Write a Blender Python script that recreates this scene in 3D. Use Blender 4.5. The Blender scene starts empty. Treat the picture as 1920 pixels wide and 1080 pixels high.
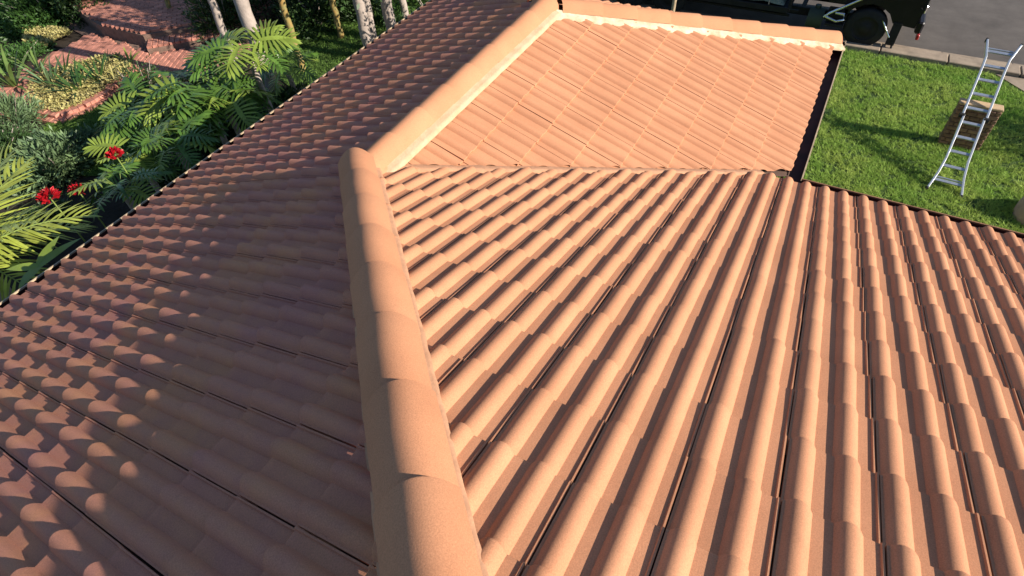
import bpy, math, random
import numpy as np
from mathutils import Vector, Matrix, noise
random.seed(7); rng = np.random.default_rng(7)
R = math.radians
C = bpy.context.scene.collection
sc = bpy.context.scene

# ------------------------------------------------------------------ camera, sky, sun
CAM = Vector((-2.4361, -2.5977, 2.4991)); FPX = 1115.06; CX, CY = -30.65, -47.2
YAW, PITCH, ROLL = -1.0110, 0.7695, -0.0753
cam = bpy.data.cameras.new('camera'); co = bpy.data.objects.new('camera', cam); C.objects.link(co)
CR = Matrix.Rotation(YAW, 3, 'Z') @ Matrix.Rotation(PITCH, 3, 'X') @ Matrix.Rotation(ROLL, 3, 'Z')
co.matrix_world = Matrix.Translation(CAM) @ CR.to_4x4()
cam.sensor_width = 36; cam.lens = FPX / 1920 * 36
cam.shift_x = -CX / 1920; cam.shift_y = CY / 1920
cam.clip_start = 0.05; cam.clip_end = 500
sc.camera = co
SUN = Vector((0.09, -1.0, 0.480)).normalized()          # towards the sun
w = bpy.data.worlds.new('World'); sc.world = w; w.use_nodes = True
nt = w.node_tree; nt.nodes.clear()
sky = nt.nodes.new('ShaderNodeTexSky'); sky.sky_type = 'NISHITA'; sky.sun_disc = False
sky.sun_elevation = math.asin(SUN.z); sky.sun_rotation = math.atan2(SUN.x, SUN.y)
sky.air_density = 1.0; sky.dust_density = 0.3; sky.ozone_density = 3.0
bg = nt.nodes.new('ShaderNodeBackground'); bg.inputs[1].default_value = 0.078
ow = nt.nodes.new('ShaderNodeOutputWorld')
nt.links.new(sky.outputs[0], bg.inputs[0]); nt.links.new(bg.outputs[0], ow.inputs[0])
sl = bpy.data.lights.new('sun', 'SUN'); sl.energy = 4.7; sl.angle = R(0.55); sl.color = (1.0, 0.905, 0.78)
so = bpy.data.objects.new('sun', sl); C.objects.link(so)
so.rotation_euler = SUN.to_track_quat('Z', 'Y').to_euler(); so.location = (0, -20, 20)
sc.view_settings.view_transform = 'Standard'; sc.view_settings.look = 'None'
sc.view_settings.gamma = 1; sc.view_settings.use_curve_mapping = False
sc.view_settings.exposure = 0.88

G = -3.70           # ground level; z = 0 is the start of the horizontal ridge
def ray(u, v):
    return CR @ Vector(((u - 960 - CX) / FPX, -(v - 540 - CY) / FPX, -1.0))
def at(u, v, z=G):
    """world point at height z under pixel (u, v) of the 1920x1080 survey photo"""
    d = ray(u, v); k = (z - CAM.z) / d.z; return CAM + d * k

# ------------------------------------------------------------------ materials
def mat(name, col, rough=0.8, scale=8.0, var=0.25, bump=0.0, bscale=60.0, metal=0.0, col2=None, spec=0.3,
        translucent=0.0, rnd=0.0, coords='Object', detail=6.0, dist=0.002):
    m = bpy.data.materials.new(name); m.use_nodes = True
    n = m.node_tree.nodes; l = m.node_tree.links; b = n['Principled BSDF']
    b.inputs['Roughness'].default_value = rough; b.inputs['Metallic'].default_value = metal
    b.inputs['Specular IOR Level'].default_value = spec
    tc = n.new('ShaderNodeTexCoord'); no = n.new('ShaderNodeTexNoise')
    no.inputs['Scale'].default_value = scale; no.inputs['Detail'].default_value = detail; no.inputs['Roughness'].default_value = 0.65
    src = tc.outputs[coords]
    if coords == 'World':
        pass
    l.new(src, no.inputs['Vector'])
    rp = n.new('ShaderNodeValToRGB'); e = rp.color_ramp.elements
    c2 = col2 or tuple(min(1, c * (1 + var)) for c in col); c1 = col if col2 else tuple(c * (1 - var) for c in col)
    e[0].color = (*c1, 1); e[0].position = 0.32; e[1].color = (*c2, 1); e[1].position = 0.68
    l.new(no.outputs[0], rp.inputs[0]); out = rp.outputs[0]
    if rnd:
        g = n.new('ShaderNodeNewGeometry'); oi = n.new('ShaderNodeObjectInfo')
        ad = n.new('ShaderNodeMath'); ad.operation = 'ADD'; fr = n.new('ShaderNodeMath'); fr.operation = 'FRACT'
        l.new(g.outputs['Random Per Island'], ad.inputs[0]); l.new(oi.outputs['Random'], ad.inputs[1]); l.new(ad.outputs[0], fr.inputs[0])
        mr = n.new('ShaderNodeMapRange'); mr.inputs[3].default_value = 1 - rnd; mr.inputs[4].default_value = 1 + rnd
        l.new(fr.outputs[0], mr.inputs[0])
        hs = n.new('ShaderNodeHueSaturation'); l.new(out, hs.inputs['Color']); l.new(mr.outputs[0], hs.inputs['Value']); out = hs.outputs[0]
    l.new(out, b.inputs['Base Color'])
    if bump:
        n2 = n.new('ShaderNodeTexNoise'); n2.inputs['Scale'].default_value = bscale; n2.inputs['Detail'].default_value = 4
        l.new(src, n2.inputs['Vector'])
        bp = n.new('ShaderNodeBump'); bp.inputs['Strength'].default_value = bump; bp.inputs['Distance'].default_value = dist
        l.new(n2.outputs[0], bp.inputs['Height']); l.new(bp.outputs[0], b.inputs['Normal'])
    if translucent:
        tr = n.new('ShaderNodeBsdfTranslucent'); mx = n.new('ShaderNodeMixShader'); mx.inputs[0].default_value = translucent
        l.new(out, tr.inputs[0]); l.new(b.outputs[0], mx.inputs[1]); l.new(tr.outputs[0], mx.inputs[2])
        l.new(mx.outputs[0], n['Material Output'].inputs[0])
    return m
M = {}
def tile_material(name, base, warm, worn):
    """painted concrete: world-space mottling, gritty speckle, long faint worn streaks"""
    m = bpy.data.materials.new(name); m.use_nodes = True
    n = m.node_tree.nodes; l = m.node_tree.links; b = n['Principled BSDF']
    b.inputs['Roughness'].default_value = 0.86; b.inputs['Specular IOR Level'].default_value = 0.22
    g = n.new('ShaderNodeNewGeometry'); oi = n.new('ShaderNodeObjectInfo')
    def nz(s, d=4, r=0.6):
        t = n.new('ShaderNodeTexNoise'); t.inputs['Scale'].default_value = s; t.inputs['Detail'].default_value = d
        t.inputs['Roughness'].default_value = r; l.new(g.outputs['Position'], t.inputs['Vector']); return t.outputs[0]
    def mixc(f, a, bb):
        x = n.new('ShaderNodeMix'); x.data_type = 'RGBA'
        l.new(f, x.inputs['Factor'])
        for s, v in ((x.inputs['A'], a), (x.inputs['B'], bb)):
            if isinstance(v, tuple): s.default_value = (*v, 1)
            else: l.new(v, s)
        return x.outputs['Result']
    def ramp(s, lo, hi, a=0.0, c=1.0):
        x = n.new('ShaderNodeMapRange'); x.inputs[1].default_value = lo; x.inputs[2].default_value = hi
        x.inputs[3].default_value = a; x.inputs[4].default_value = c; l.new(s, x.inputs[0]); return x.outputs[0]
    c = mixc(ramp(nz(2.2), 0.35, 0.68), base, warm)
    c = mixc(ramp(nz(11, 5, 0.7), 0.54, 0.80, 0, 0.35), c, worn)
    sp = ramp(nz(230, 2, 0.5), 0.28, 0.72, 0.84, 1.12)
    hs = n.new('ShaderNodeHueSaturation'); l.new(c, hs.inputs['Color'])
    fr = n.new('ShaderNodeMath'); fr.operation = 'ADD'; l.new(g.outputs['Random Per Island'], fr.inputs[0]); l.new(oi.outputs['Random'], fr.inputs[1])
    f2 = n.new('ShaderNodeMath'); f2.operation = 'FRACT'; l.new(fr.outputs[0], f2.inputs[0])
    mu = n.new('ShaderNodeMath'); mu.operation = 'MULTIPLY'; l.new(sp, mu.inputs[0]); l.new(ramp(f2.outputs[0], 0, 1, 0.965, 1.035), mu.inputs[1])
    l.new(mu.outputs[0], hs.inputs['Value']); l.new(hs.outputs[0], b.inputs['Base Color'])
    bp = n.new('ShaderNodeBump'); bp.inputs['Strength'].default_value = 0.5; bp.inputs['Distance'].default_value = 0.0016
    l.new(nz(160, 5, 0.75), bp.inputs['Height']); l.new(bp.outputs[0], b.inputs['Normal'])
    return m
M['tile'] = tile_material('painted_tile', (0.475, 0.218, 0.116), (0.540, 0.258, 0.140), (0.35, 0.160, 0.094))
M['tile_shade'] = tile_material('painted_tile_shade_tint', (0.46, 0.195, 0.148), (0.56, 0.25, 0.130), (0.31, 0.135, 0.115))  # same tile paint, purplish shade of the left slope mixed into its colour
M['cap'] = tile_material('painted_cap', (0.475, 0.216, 0.112), (0.52, 0.245, 0.130), (0.39, 0.18, 0.105))
M['mortar'] = mat('cream_mortar', (0.44, 0.30, 0.175), 0.9, 10, 0.16, 0.8, 70, col2=(0.52, 0.40, 0.26), dist=0.004)
M['mortar_white'] = mat('fresh_white_mortar', (0.46, 0.32, 0.19), 0.9, 7, 0.1, 0.9, 70, col2=(0.66, 0.56, 0.42), dist=0.004)
M['mortar_tan'] = mat('painted_mortar', (0.47, 0.25, 0.145), 0.9, 14, 0.16, 0.6, 70, dist=0.003)
M['deck'] = mat('roof_felt', (0.10, 0.06, 0.045), 0.95, 5, 0.3)
M['gut_in'] = mat('maroon_gutter', (0.060, 0.018, 0.016), 0.55, 6, 0.4)
M['gut_lip'] = mat('cream_gutter_lip', (0.42, 0.32, 0.21), 0.5, 9, 0.3)
M['gut_brown'] = mat('brown_gutter_lip', (0.26, 0.13, 0.07), 0.5, 9, 0.3)
M['wall'] = mat('cream_render', (0.60, 0.50, 0.38), 0.9, 3, 0.1, 0.3, 40)
M['soil'] = mat('dark_soil', (0.030, 0.022, 0.015), 0.95, 2.5, 0.5, 0.8, 20, dist=0.02)
M['lawn'] = mat('lawn_soil', (0.05, 0.09, 0.02), 0.95, 3, 0.4, 0.9, 40, dist=0.02)
M['asphalt'] = mat('asphalt', (0.105, 0.092, 0.082), 0.9, 0.9, 0.30, 0.8, 120, dist=0.004)
M['concrete'] = mat('old_concrete', (0.29, 0.23, 0.17), 0.9, 4, 0.25, 0.6, 60)
M['brick'] = mat('red_brick', (0.46, 0.20, 0.145), 0.85, 6, 0.3, 0.6, 50, rnd=0.22)
M['joint'] = mat('brick_joint', (0.20, 0.13, 0.10), 0.95, 9, 0.3)
M['pier'] = mat('brown_pier_brick', (0.21, 0.125, 0.08), 0.85, 6, 0.3, 0.6, 50, rnd=0.25)
M['piercap'] = mat('tan_pier_coping', (0.48, 0.34, 0.20), 0.85, 6, 0.2, 0.5, 50)
M['alu'] = mat('aluminium', (0.72, 0.74, 0.76), 0.34, 12, 0.08, metal=0.75)
M['alu_d'] = mat('aluminium_rung', (0.48, 0.52, 0.58), 0.4, 12, 0.12, metal=0.7)
M['rubber'] = mat('black_rubber', (0.018, 0.018, 0.018), 0.8, 10, 0.3)
M['black'] = mat('black_paint', (0.008, 0.006, 0.010), 0.45, 5, 0.3, spec=0.3)
M['chassis'] = mat('chassis_black', (0.016, 0.015, 0.015), 0.7, 5, 0.4)
M['chrome'] = mat('chrome', (0.75, 0.76, 0.78), 0.18, 5, 0.05, metal=1.0)
M['tarp'] = mat('grey_green_tarp', (0.20, 0.225, 0.17), 0.75, 2.5, 0.3, 0.9, 9, dist=0.03)
M['glass'] = mat('dark_glass', (0.02, 0.024, 0.028), 0.08, 5, 0.1, spec=0.6)
M['drum'] = mat('green_drum', (0.05, 0.065, 0.045), 0.6, 5, 0.2)
M['redlens'] = mat('red_lens', (0.35, 0.02, 0.02), 0.3, 5, 0.1)
M['grass'] = mat('grass_blades', (0.22, 0.40, 0.065), 0.7, 1.2, 0.3, col2=(0.44, 0.54, 0.13), translucent=0.25, rnd=0.35, spec=0.2)
M['grass2'] = mat('back_grass_blades', (0.14, 0.25, 0.05), 0.7, 2.2, 0.3, translucent=0.25, rnd=0.35, spec=0.2)
M['philo'] = mat('philodendron_leaf', (0.050, 0.125, 0.020), 0.36, 3, 0.25, col2=(0.115, 0.205, 0.035), translucent=0.22, rnd=0.22, spec=0.55)
M['philo_y'] = mat('yellow_green_leaf', (0.22, 0.30, 0.05), 0.36, 3, 0.2, translucent=0.25, rnd=0.2, spec=0.5)
M['stem'] = mat('green_stem', (0.20, 0.27, 0.07), 0.5, 5, 0.2)
M['palmleaf'] = mat('palm_leaflet', (0.40, 0.46, 0.08), 0.36, 3, 0.25, translucent=0.3, rnd=0.25, spec=0.5)
M['palmdark'] = mat('dark_palm_leaflet', (0.10, 0.15, 0.04), 0.4, 3, 0.3, translucent=0.25, rnd=0.3, spec=0.4)
M['bark'] = mat('pale_palm_bark', (0.36, 0.30, 0.26), 0.85, 4, 0.18, 0.9, 22, dist=0.01)
M['bark2'] = mat('yellow_palm_stem', (0.34, 0.20, 0.06), 0.7, 9, 0.35, 0.6, 22, col2=(0.20, 0.20, 0.08), dist=0.006)
M['shrub'] = mat('dark_shrub_leaf', (0.022, 0.052, 0.014), 0.5, 3, 0.3, col2=(0.045, 0.09, 0.022), translucent=0.15, rnd=0.3, spec=0.45)
M['shrub2'] = mat('mid_shrub_leaf', (0.055, 0.125, 0.028), 0.45, 3, 0.3, translucent=0.2, rnd=0.3, spec=0.45)
M['succ'] = mat('grey_green_leaf', (0.085, 0.15, 0.075), 0.5, 3, 0.3, col2=(0.15, 0.22, 0.09), translucent=0.1, rnd=0.3, spec=0.4)
M['strap'] = mat('strap_leaf', (0.13, 0.20, 0.05), 0.4, 3, 0.3, translucent=0.2, rnd=0.25, spec=0.5)
M['yellow'] = mat('yellow_groundcover', (0.36, 0.33, 0.10), 0.6, 5, 0.25, col2=(0.52, 0.45, 0.20), translucent=0.2, rnd=0.25)
M['red'] = mat('red_petals', (0.42, 0.010, 0.018), 0.45, 5, 0.2, translucent=0.2, rnd=0.25)
M['pot'] = mat('terracotta_red', (0.34, 0.085, 0.065), 0.7, 5, 0.2)
M['dry'] = mat('dry_leaf', (0.38, 0.25, 0.12), 0.8, 5, 0.3, rnd=0.2)

# ------------------------------------------------------------------ object helpers
W = {}
def tag(o, label=None, cat=None, group=None, kind=None):
    if label: o['label'] = label
    if cat: o['category'] = cat
    if group: o['group'] = group
    if kind: o['kind'] = kind
    return o
def link(name, data, parent=None, mx=None):
    o = bpy.data.objects.new(name, data); C.objects.link(o)
    mx = mx or Matrix.Identity(4); W[o.name] = mx
    o.matrix_basis = mx
    if parent is not None:
        o.parent = parent; o.matrix_parent_inverse = W[parent.name].inverted()
    return o
def empty(name, loc, label, cat, group=None):
    o = link(name, None, None, Matrix.Translation(Vector(loc))); o.empty_display_size = 0.2
    return tag(o, label, cat, group)
def mesh(name, vs, fs, m, smooth=False, mi=None):
    me = bpy.data.meshes.new(name); me.from_pydata([tuple(v) for v in vs], [], fs)
    for k in (m if isinstance(m, (list, tuple)) else [m]): me.materials.append(k)
    if smooth: me.polygons.foreach_set('use_smooth', [True] * len(fs))
    if mi: me.polygons.foreach_set('material_index', mi)
    me.update(); return me
class MB:
    def __init__(s): s.v = []; s.f = []; s.mi = []; s.sm = []
    def add(s, vs, fs, mi=0, sm=False, mx=None):
        b = len(s.v)
        s.v += [tuple(mx @ Vector(v)) if mx else tuple(v) for v in vs]
        s.f += [tuple(i + b for i in f) for f in fs]; s.mi += [mi] * len(fs); s.sm += [sm] * len(fs)
        return s
    def box(s, c, d, mi=0, mx=None, bev=0.0):
        x, y, z = [q / 2 for q in d]; cx, cy, cz = c
        if bev <= 0:
            vs = [(cx + a * x, cy + b * y, cz + e * z) for e in (-1, 1) for a, b in ((-1, -1), (1, -1), (1, 1), (-1, 1))]
            fs = [(3, 2, 1, 0), (4, 5, 6, 7), (0, 1, 5, 4), (1, 2, 6, 5), (2, 3, 7, 6), (3, 0, 4, 7)]
            return s.add(vs, fs, mi, False, mx)
        rings = [(-z, bev), (-z + bev, 0), (z - bev, 0), (z, bev)]; vs = []; fs = []
        for zz, o in rings:
            for a, b, q in ((-1, -1, 0), (1, -1, 1), (1, 1, 2), (-1, 1, 3)):
                X = x - o; Y = y - o; k = bev if o == 0 else 0
                if q == 0: pp = [(-X, -Y + k), (-X + k, -Y)]
                elif q == 1: pp = [(X - k, -Y), (X, -Y + k)]
                elif q == 2: pp = [(X, Y - k), (X - k, Y)]
                else: pp = [(-X + k, Y), (-X, Y - k)]
                if o: pp = [pp[0], pp[0]]
                vs += [(cx + p[0], cy + p[1], cz + zz) for p in pp]
        for r in range(3):
            for i in range(8): fs.append((r * 8 + i, r * 8 + (i + 1) % 8, (r + 1) * 8 + (i + 1) % 8, (r + 1) * 8 + i))
        fs.append((0, 6, 4, 2)); fs.append((24, 26, 28, 30))
        return s.add(vs, fs, mi, False, mx)
    def tube(s, pts, rad, n=8, mi=0, cap=True, sm=True, flat=1.0):
        pts = [Vector(p) for p in pts]; rad = rad if isinstance(rad, (list, tuple)) else [rad] * len(pts)
        vs = []; fs = []; up0 = Vector((0, 0, 1))
        for i, p in enumerate(pts):
            t = (pts[min(i + 1, len(pts) - 1)] - pts[max(i - 1, 0)]).normalized()
            u = up0 if abs(t.z) < 0.9 else Vector((1, 0, 0))
            a = t.cross(u).normalized(); b = a.cross(t)
            for k in range(n):
                q = 2 * math.pi * k / n
                vs.append(p + (a * math.cos(q) + b * math.sin(q) * flat) * rad[i])
        for i in range(len(pts) - 1):
            for k in range(n): fs.append((i * n + k, i * n + (k + 1) % n, (i + 1) * n + (k + 1) % n, (i + 1) * n + k))
        s.add(vs, fs, mi, sm)
        if cap:
            s.add(vs[:n][::-1], [tuple(range(n))], mi); s.add(vs[-n:], [tuple(range(n))], mi)
        return s
    def data(s, name, m):
        me = mesh(name, s.v, s.f, m, False, s.mi); me.polygons.foreach_set('use_smooth', s.sm); return me
    def build(s, name, m, parent=None, mx=None):
        return link(name, s.data(name, m), parent, mx)

# ------------------------------------------------------------------ the house roof
t = 0.3883; cs = 1 / math.sqrt(1 + t * t); E = 0.3372; EC = E * cs; LB = 2.924; WW = 2.6835
def profile():
    P = [(0.002, -0.009), (0.003, 0.009), (0.009, 0.009), (0.0125, 0.0), (0.058, 0.0)]
    def roll(c, hw, H, n=8, a0=-1, a1=1):
        return [(c + hw * q, H * (1 - abs(q) ** 2.3) + 0.001) for q in (a0 + (a1 - a0) * i / n for i in range(n + 1))]
    P += roll(0.101, 0.042, 0.0305)
    P += [(0.205, 0.0)]
    P += roll(0.2495, 0.0435, 0.0325, 8, -1, 0.90)
    P += [(0.2972, 0.0085), (0.2974, -0.006)]
    return P
PROF = profile()
def tile_data(name, m, lift=0.0240, u0=-0.075, grow=0.003, hs=1.0):
    PROF = [(v, h * hs if h > .001 else h) for v, h in globals()['PROF']]
    """one interlocking double-roll tile: top skin, thick butt and underside lip; u runs down the slope"""
    vs = []; fs = []; sm = []
    us = [u0, E * 0.45, E - 0.004]
    n = len(PROF)
    for u in us:
        for v, h in PROF: vs.append((u, v, h + lift * u / E + (grow * u / E * h / .031 if h > .012 else 0)))
    for i in range(len(us) - 1):
        for k in range(n - 1): fs.append((i * n + k, (i + 1) * n + k, (i + 1) * n + k + 1, i * n + k + 1)); sm.append(not (k < 3 or k >= n - 3))
    for k in range(n): vs.append((E, PROF[k][0], PROF[k][1] + lift - 0.003 + (grow * PROF[k][1] / .031 if PROF[k][1] > .012 else 0)))      # worn arris
    b = 3 * n
    for k in range(n - 1): fs.append((b - n + k, b + k, b + k + 1, b - n + k + 1)); sm.append(True)
    for v, h in PROF: vs.append((E - 0.002, v, h + lift - 0.021 + (grow * h / .031 if h > .012 else 0)))                 # butt face
    for k in range(n - 1): fs.append((b + k, b + n + k, b + n + k + 1, b + k + 1)); sm.append(True)
    me = mesh(name, vs, fs, m); me.polygons.foreach_set('use_smooth', sm)
    crease = {4, 5, 13, 14, 15, 23}
    sharp = []
    for e_ in me.edges:
        i, j = e_.vertices; sharp.append((i % n == j % n and i % n in CREASE) or (i // n == j // n and i // n >= 2))
    me.edges.foreach_set('use_edge_sharp', sharp); me.update(); return me
CREASE = [k for k in range(1, len(PROF) - 1) if abs((PROF[k][1] - PROF[k - 1][1]) / (PROF[k][0] - PROF[k - 1][0]) - (PROF[k + 1][1] - PROF[k][1]) / (PROF[k + 1][0] - PROF[k][0])) > 0.8 and (PROF[k][1] < 0.006 or PROF[k][0] < .013)]
def frame(kind, a, b):
    """plan offset (a along the fall line, b along the eave) -> world matrix of a tile"""
    if kind == 'R': o = Vector((a, b, -t * a)); u = Vector((1, 0, -t)); v = Vector((0, 1, 0))
    if kind == 'L': o = Vector((b, a, -t * a)); u = Vector((0, 1, -t)); v = Vector((-1, 0, 0))
    if kind == 'U': o = Vector((b, -a, -t * a)); u = Vector((0, -1, -t)); v = Vector((1, 0, 0))
    if kind == 'S': o = Vector((LB + a, b, -t * a)); u = Vector((1, 0, -t)); v = Vector((0, 1, 0))
    u.normalize(); nn = u.cross(v)
    m = Matrix((u, v, nn)).transposed().to_4x4(); m.translation = o + nn * (-0.012); return m
gh = 0.045                                               # tiles stop this far (plan) from hips and ridges
CLIP = {  # list of (nx, ny, c): keep nx*x + ny*y >= c
    'R': [(1, -1, 0.06), (-1, -1, 0.035)],
    'L': [(0, 1, 0.03), (-1, 1, 0.06), (-1, 1, -LB + 0.06)],
    'U': [(0, -1, 0.05), (1, 1, 0.045), (-1, -1, -LB + 0.06)],
    'S': [(1, 1, LB + 0.06), (1, -1, LB + 0.06)]}
import bmesh
house = empty('brick_house', (0, 0, G), 'single storey house with a terracotta tile roof of hips and a lower wing', 'house')
deck = MB()
x2 = LB + WW; e1 = 2.43; zz = lambda d: -t * d - 0.030
AP = 4.6
def dface(pl): deck.add(pl, [tuple(range(len(pl)))], 0)
dR = lambda x, y: (x, y, zz(x)); dL = lambda x, y: (x, y, zz(y)); dU = lambda x, y: (x, y, zz(-y)); dS = lambda x, y: (x, y, zz(x - LB))
dface([dR(-AP, -AP), dR(e1, -11.6), dR(e1, -e1), (0, 0, zz(0))])
dface([dL(-AP, -AP), (0, 0, zz(0)), dL(LB, 0), dL(LB + e1, e1), dL(-10, e1), dL(-10, -AP)])
dface([(0, 0, zz(0)), dU(e1, -e1), dU(e1 + .25, -e1 - .25), dU(x2, -WW), dU(LB, 0)])
dface([dS(LB, 0), dS(LB + WW, -WW), dS(LB + WW, e1), dS(LB + e1, e1)])
dface([dR(-AP, -AP), (-10, -AP, zz(-AP)), (-10, -11.6, zz(e1)), (e1, -11.6, zz(e1))])
roof = deck.build('roof', M['deck'], house)
KX = [  # kind, number/phase of courses (butt position), along-eave phase, ranges
    ('R', 0.2188 - EC * 0, -3.236, range(-15, 8), range(-27, 24)),
    ('L', 2.4279 - EC * 13, -2.1783 + 0.0, range(-8, 14), range(-24, 34)),
    ('U', WW - EC * 9, 0.594, range(1, 10), range(-3, 26)),
    ('S', WW - EC * 9, 0.02, range(1, 10), range(-10, 10))]
def vis(p):
    q = CR.transposed() @ (Vector(p) - CAM)
    if q.z > -0.2: return 0
    u = 960 + CX + FPX * q.x / -q.z; v = 540 + CY - FPX * q.y / -q.z
    if u < -60 or u > 1980 or v < -40 or v > 1160: return 0
    return 1 / q.length
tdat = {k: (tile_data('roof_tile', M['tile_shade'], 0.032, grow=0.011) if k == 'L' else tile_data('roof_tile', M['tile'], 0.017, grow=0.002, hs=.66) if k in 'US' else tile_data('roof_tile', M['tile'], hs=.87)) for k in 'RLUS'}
cand = []
for kind, a0, b0, ra, rb in KX:
    for i in ra:
        a = a0 + i * EC - EC                             # head of exposure
        if a + EC > (WW + .01 if kind in 'US' else 2.45): continue
        if kind == 'R' and a < -AP - .4: continue
        if kind == 'L' and a < -AP - .2: continue
        for j in rb:
            mx = frame(kind, a, b0 + 0.3 * j)
            mx = mx @ Matrix.Translation((random.gauss(0, .0012), random.gauss(0, .0008), 0)) @ Matrix.Rotation(random.gauss(0, .003), 4, 'X') @ Matrix.Rotation(random.gauss(0, .0035), 4, 'Y') @ Matrix.Rotation(random.gauss(0, .0025), 4, 'Z')
            cor = [mx @ Vector(q) for q in ((0, 0, 0), (E, 0, 0), (E, .3, 0), (0, .3, 0), (-.07, 0, 0), (-.07, .3, 0))]
            ok = True; cut = []
            cl_ = CLIP[kind]
            if kind == 'L': cl_ = [cl_[1]] if sum(q.x for q in cor[:4]) < 0 else [cl_[0], cl_[2]]
            for nx, ny, c in cl_:
                d = [nx * q.x + ny * q.y - c for q in cor]
                if max(d) < 0.004: ok = False; break
                if min(d) < 0: cut.append((nx, ny, c))
            if not ok or (kind == 'L' and a < -AP): continue
            if kind == 'S' and (cor[0].y > e1 or cor[0].y < -WW - .3): continue
            ctr = mx @ Vector((E / 2, .15, .02))
            sc_ = vis(ctr)
            if kind == 'L': sc_ *= 0.8
            cand.append((sc_, kind, mx, cut, ctr))
cand.sort(key=lambda q: -q[0])
def cut_mesh(data, mx, cut):
    bm = bmesh.new(); bm.from_mesh(data)
    inv = mx.inverted()
    for nx, ny, c in cut:
        nl = Vector((nx, ny, 0)); s = nl.length; p = nl * (c / (s * s))
        n_l = (inv.to_3x3() @ nl).normalized(); p_l = inv @ p
        bmesh.ops.bisect_plane(bm, geom=bm.verts[:] + bm.edges[:] + bm.faces[:], dist=1e-6, plane_co=p_l, plane_no=n_l, clear_inner=True)
    if not bm.faces: bm.free(); return None
    me = bpy.data.meshes.new('roof_tile'); bm.to_mesh(me); bm.free()
    for mm in data.materials: me.materials.append(mm)
    return me
rest = {}; nind = 0
for s_, kind, mx, cut, ctr in cand:
    d = tdat[kind]
    if nind < 300 and s_ > 0:
        if cut:
            d = cut_mesh(d, mx, cut)
            if d is None: continue
        link('roof_tile', d, roof, mx); nind += 1
    else:
        bm = rest.setdefault('L' if kind == 'L' else 'R', bmesh.new())
        dd = cut_mesh(d, mx, cut) if cut else d
        if dd is None: continue
        n0 = len(bm.verts); bm.from_mesh(dd); bm.verts.ensure_lookup_table()
        bmesh.ops.transform(bm, matrix=mx, verts=bm.verts[n0:])
me = bpy.data.meshes.new('far_roof_tiles'); bmA = bmesh.new()
for k in ('R', 'L'):
    tmp = bpy.data.meshes.new('t'); rest[k].to_mesh(tmp); n0 = len(bmA.faces); bmA.from_mesh(tmp); bmA.faces.ensure_lookup_table()
    for f in bmA.faces[n0:]: f.material_index = 1 if k == 'L' else 0
bmA.to_mesh(me); me.materials.append(M['tile']); me.materials.append(M['tile_shade'])
ft = link('far_roof_tiles', me, roof); tag(ft, None, None, None, 'stuff')

def cap_data(L, r=0.122, drop=0.075, lift=0.012, n=16):
    """one half-round capping tile, axis +X, wide end at x=0 overlapping the one before it"""
    vs = []; fs = []; sm = []
    for x, k in ((0.0, 0.985), (0.005, 1.0), (L * .5, 0.99), (L + 0.05, 0.965)):
        z0 = lift * (1 - x / L)
        for i in range(n + 1):
            q = -1 + 2 * i / n; a = q * 1.28
            y = r * k * q
            z = r * .78 * k * (1 - abs(q) ** 2.0 * .97)
            vs.append((x, y, z + z0))
    m_ = n + 1
    for j in range(3):
        for i in range(n): fs.append((j * m_ + i, j * m_ + i + 1, (j + 1) * m_ + i + 1, (j + 1) * m_ + i)); sm.append(True)
    b = len(vs)
    for i in range(m_): vs.append(vs[i])
    for i in range(m_):
        x, y, z = vs[i]; vs.append((0.002, y * .86, z * .86 - 0.008 + lift * .1))
    for i in range(n): fs.append((b + i, b + m_ + i, b + m_ + i + 1, b + i + 1)); sm.append(False)
    me = mesh('ridge_cap', vs, fs, M['cap']); me.polygons.foreach_set('use_smooth', sm); return me
def axis_frame(o, d, up=Vector((0, 0, 1))):
    d = Vector(d).normalized(); y = up.cross(d).normalized(); z = d.cross(y)
    m = Matrix((d, y, z)).transposed().to_4x4(); m.translation = Vector(o); return m
ECAP = 0.4119
capA = cap_data(ECAP, 0.124, lift=.023)
nA = math.sqrt(2 + t * t)
lat = Vector((1, -1, 0)).normalized()
NC = 14
for i in range(NC):                                       # hip going up towards the camera
    s = (0.838 - 3 * ECAP / nA + .045) + i * ECAP / nA
    off = -0.008 + 0.008 * min(s, 2.2)
    o = Vector((-s, -s, t * s)) + lat * off + Vector((0, 0, 0.068 + random.gauss(0, .0015)))
    s2 = s + ECAP / nA
    off2 = -0.008 + 0.008 * min(s2, 2.2) + random.gauss(0, .002)
    o2 = Vector((-s2, -s2, t * s2)) + lat * off2 + Vector((0, 0, 0.068))
    link('ridge_cap', capA, roof, axis_frame(o, o2 - o) @ Matrix.Rotation(random.gauss(0, .02), 4, 'X'))
capB = cap_data(0.40, 0.125)
nb = 8
for i in range(nb):                                       # level ridge of the wing; wide ends face the junction
    x = -0.02 + (i + 1) * 0.372
    link('ridge_cap', capB, roof, axis_frame((x, -0.040, -0.010), (-1, 0, 0)) @ Matrix.Rotation(random.gauss(0, .012), 4, 'X'))
for sgn in (-1, 1):
    for i in range(9):                                    # two hips at the wing's end, wide ends lowest
        s1 = WW - 0.01 - i * 0.41 / nA; s2 = s1 - 0.41 / nA
        p1 = Vector((LB + s1, sgn * s1, -t * s1 - 0.004)); p2 = Vector((LB + s2, sgn * s2, -t * s2 - 0.004))
        if s2 < -0.2: break
        link('ridge_cap', capB, roof, axis_frame(p1, p2 - p1) @ Matrix.Rotation(random.gauss(0, .02), 4, 'X'))

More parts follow.
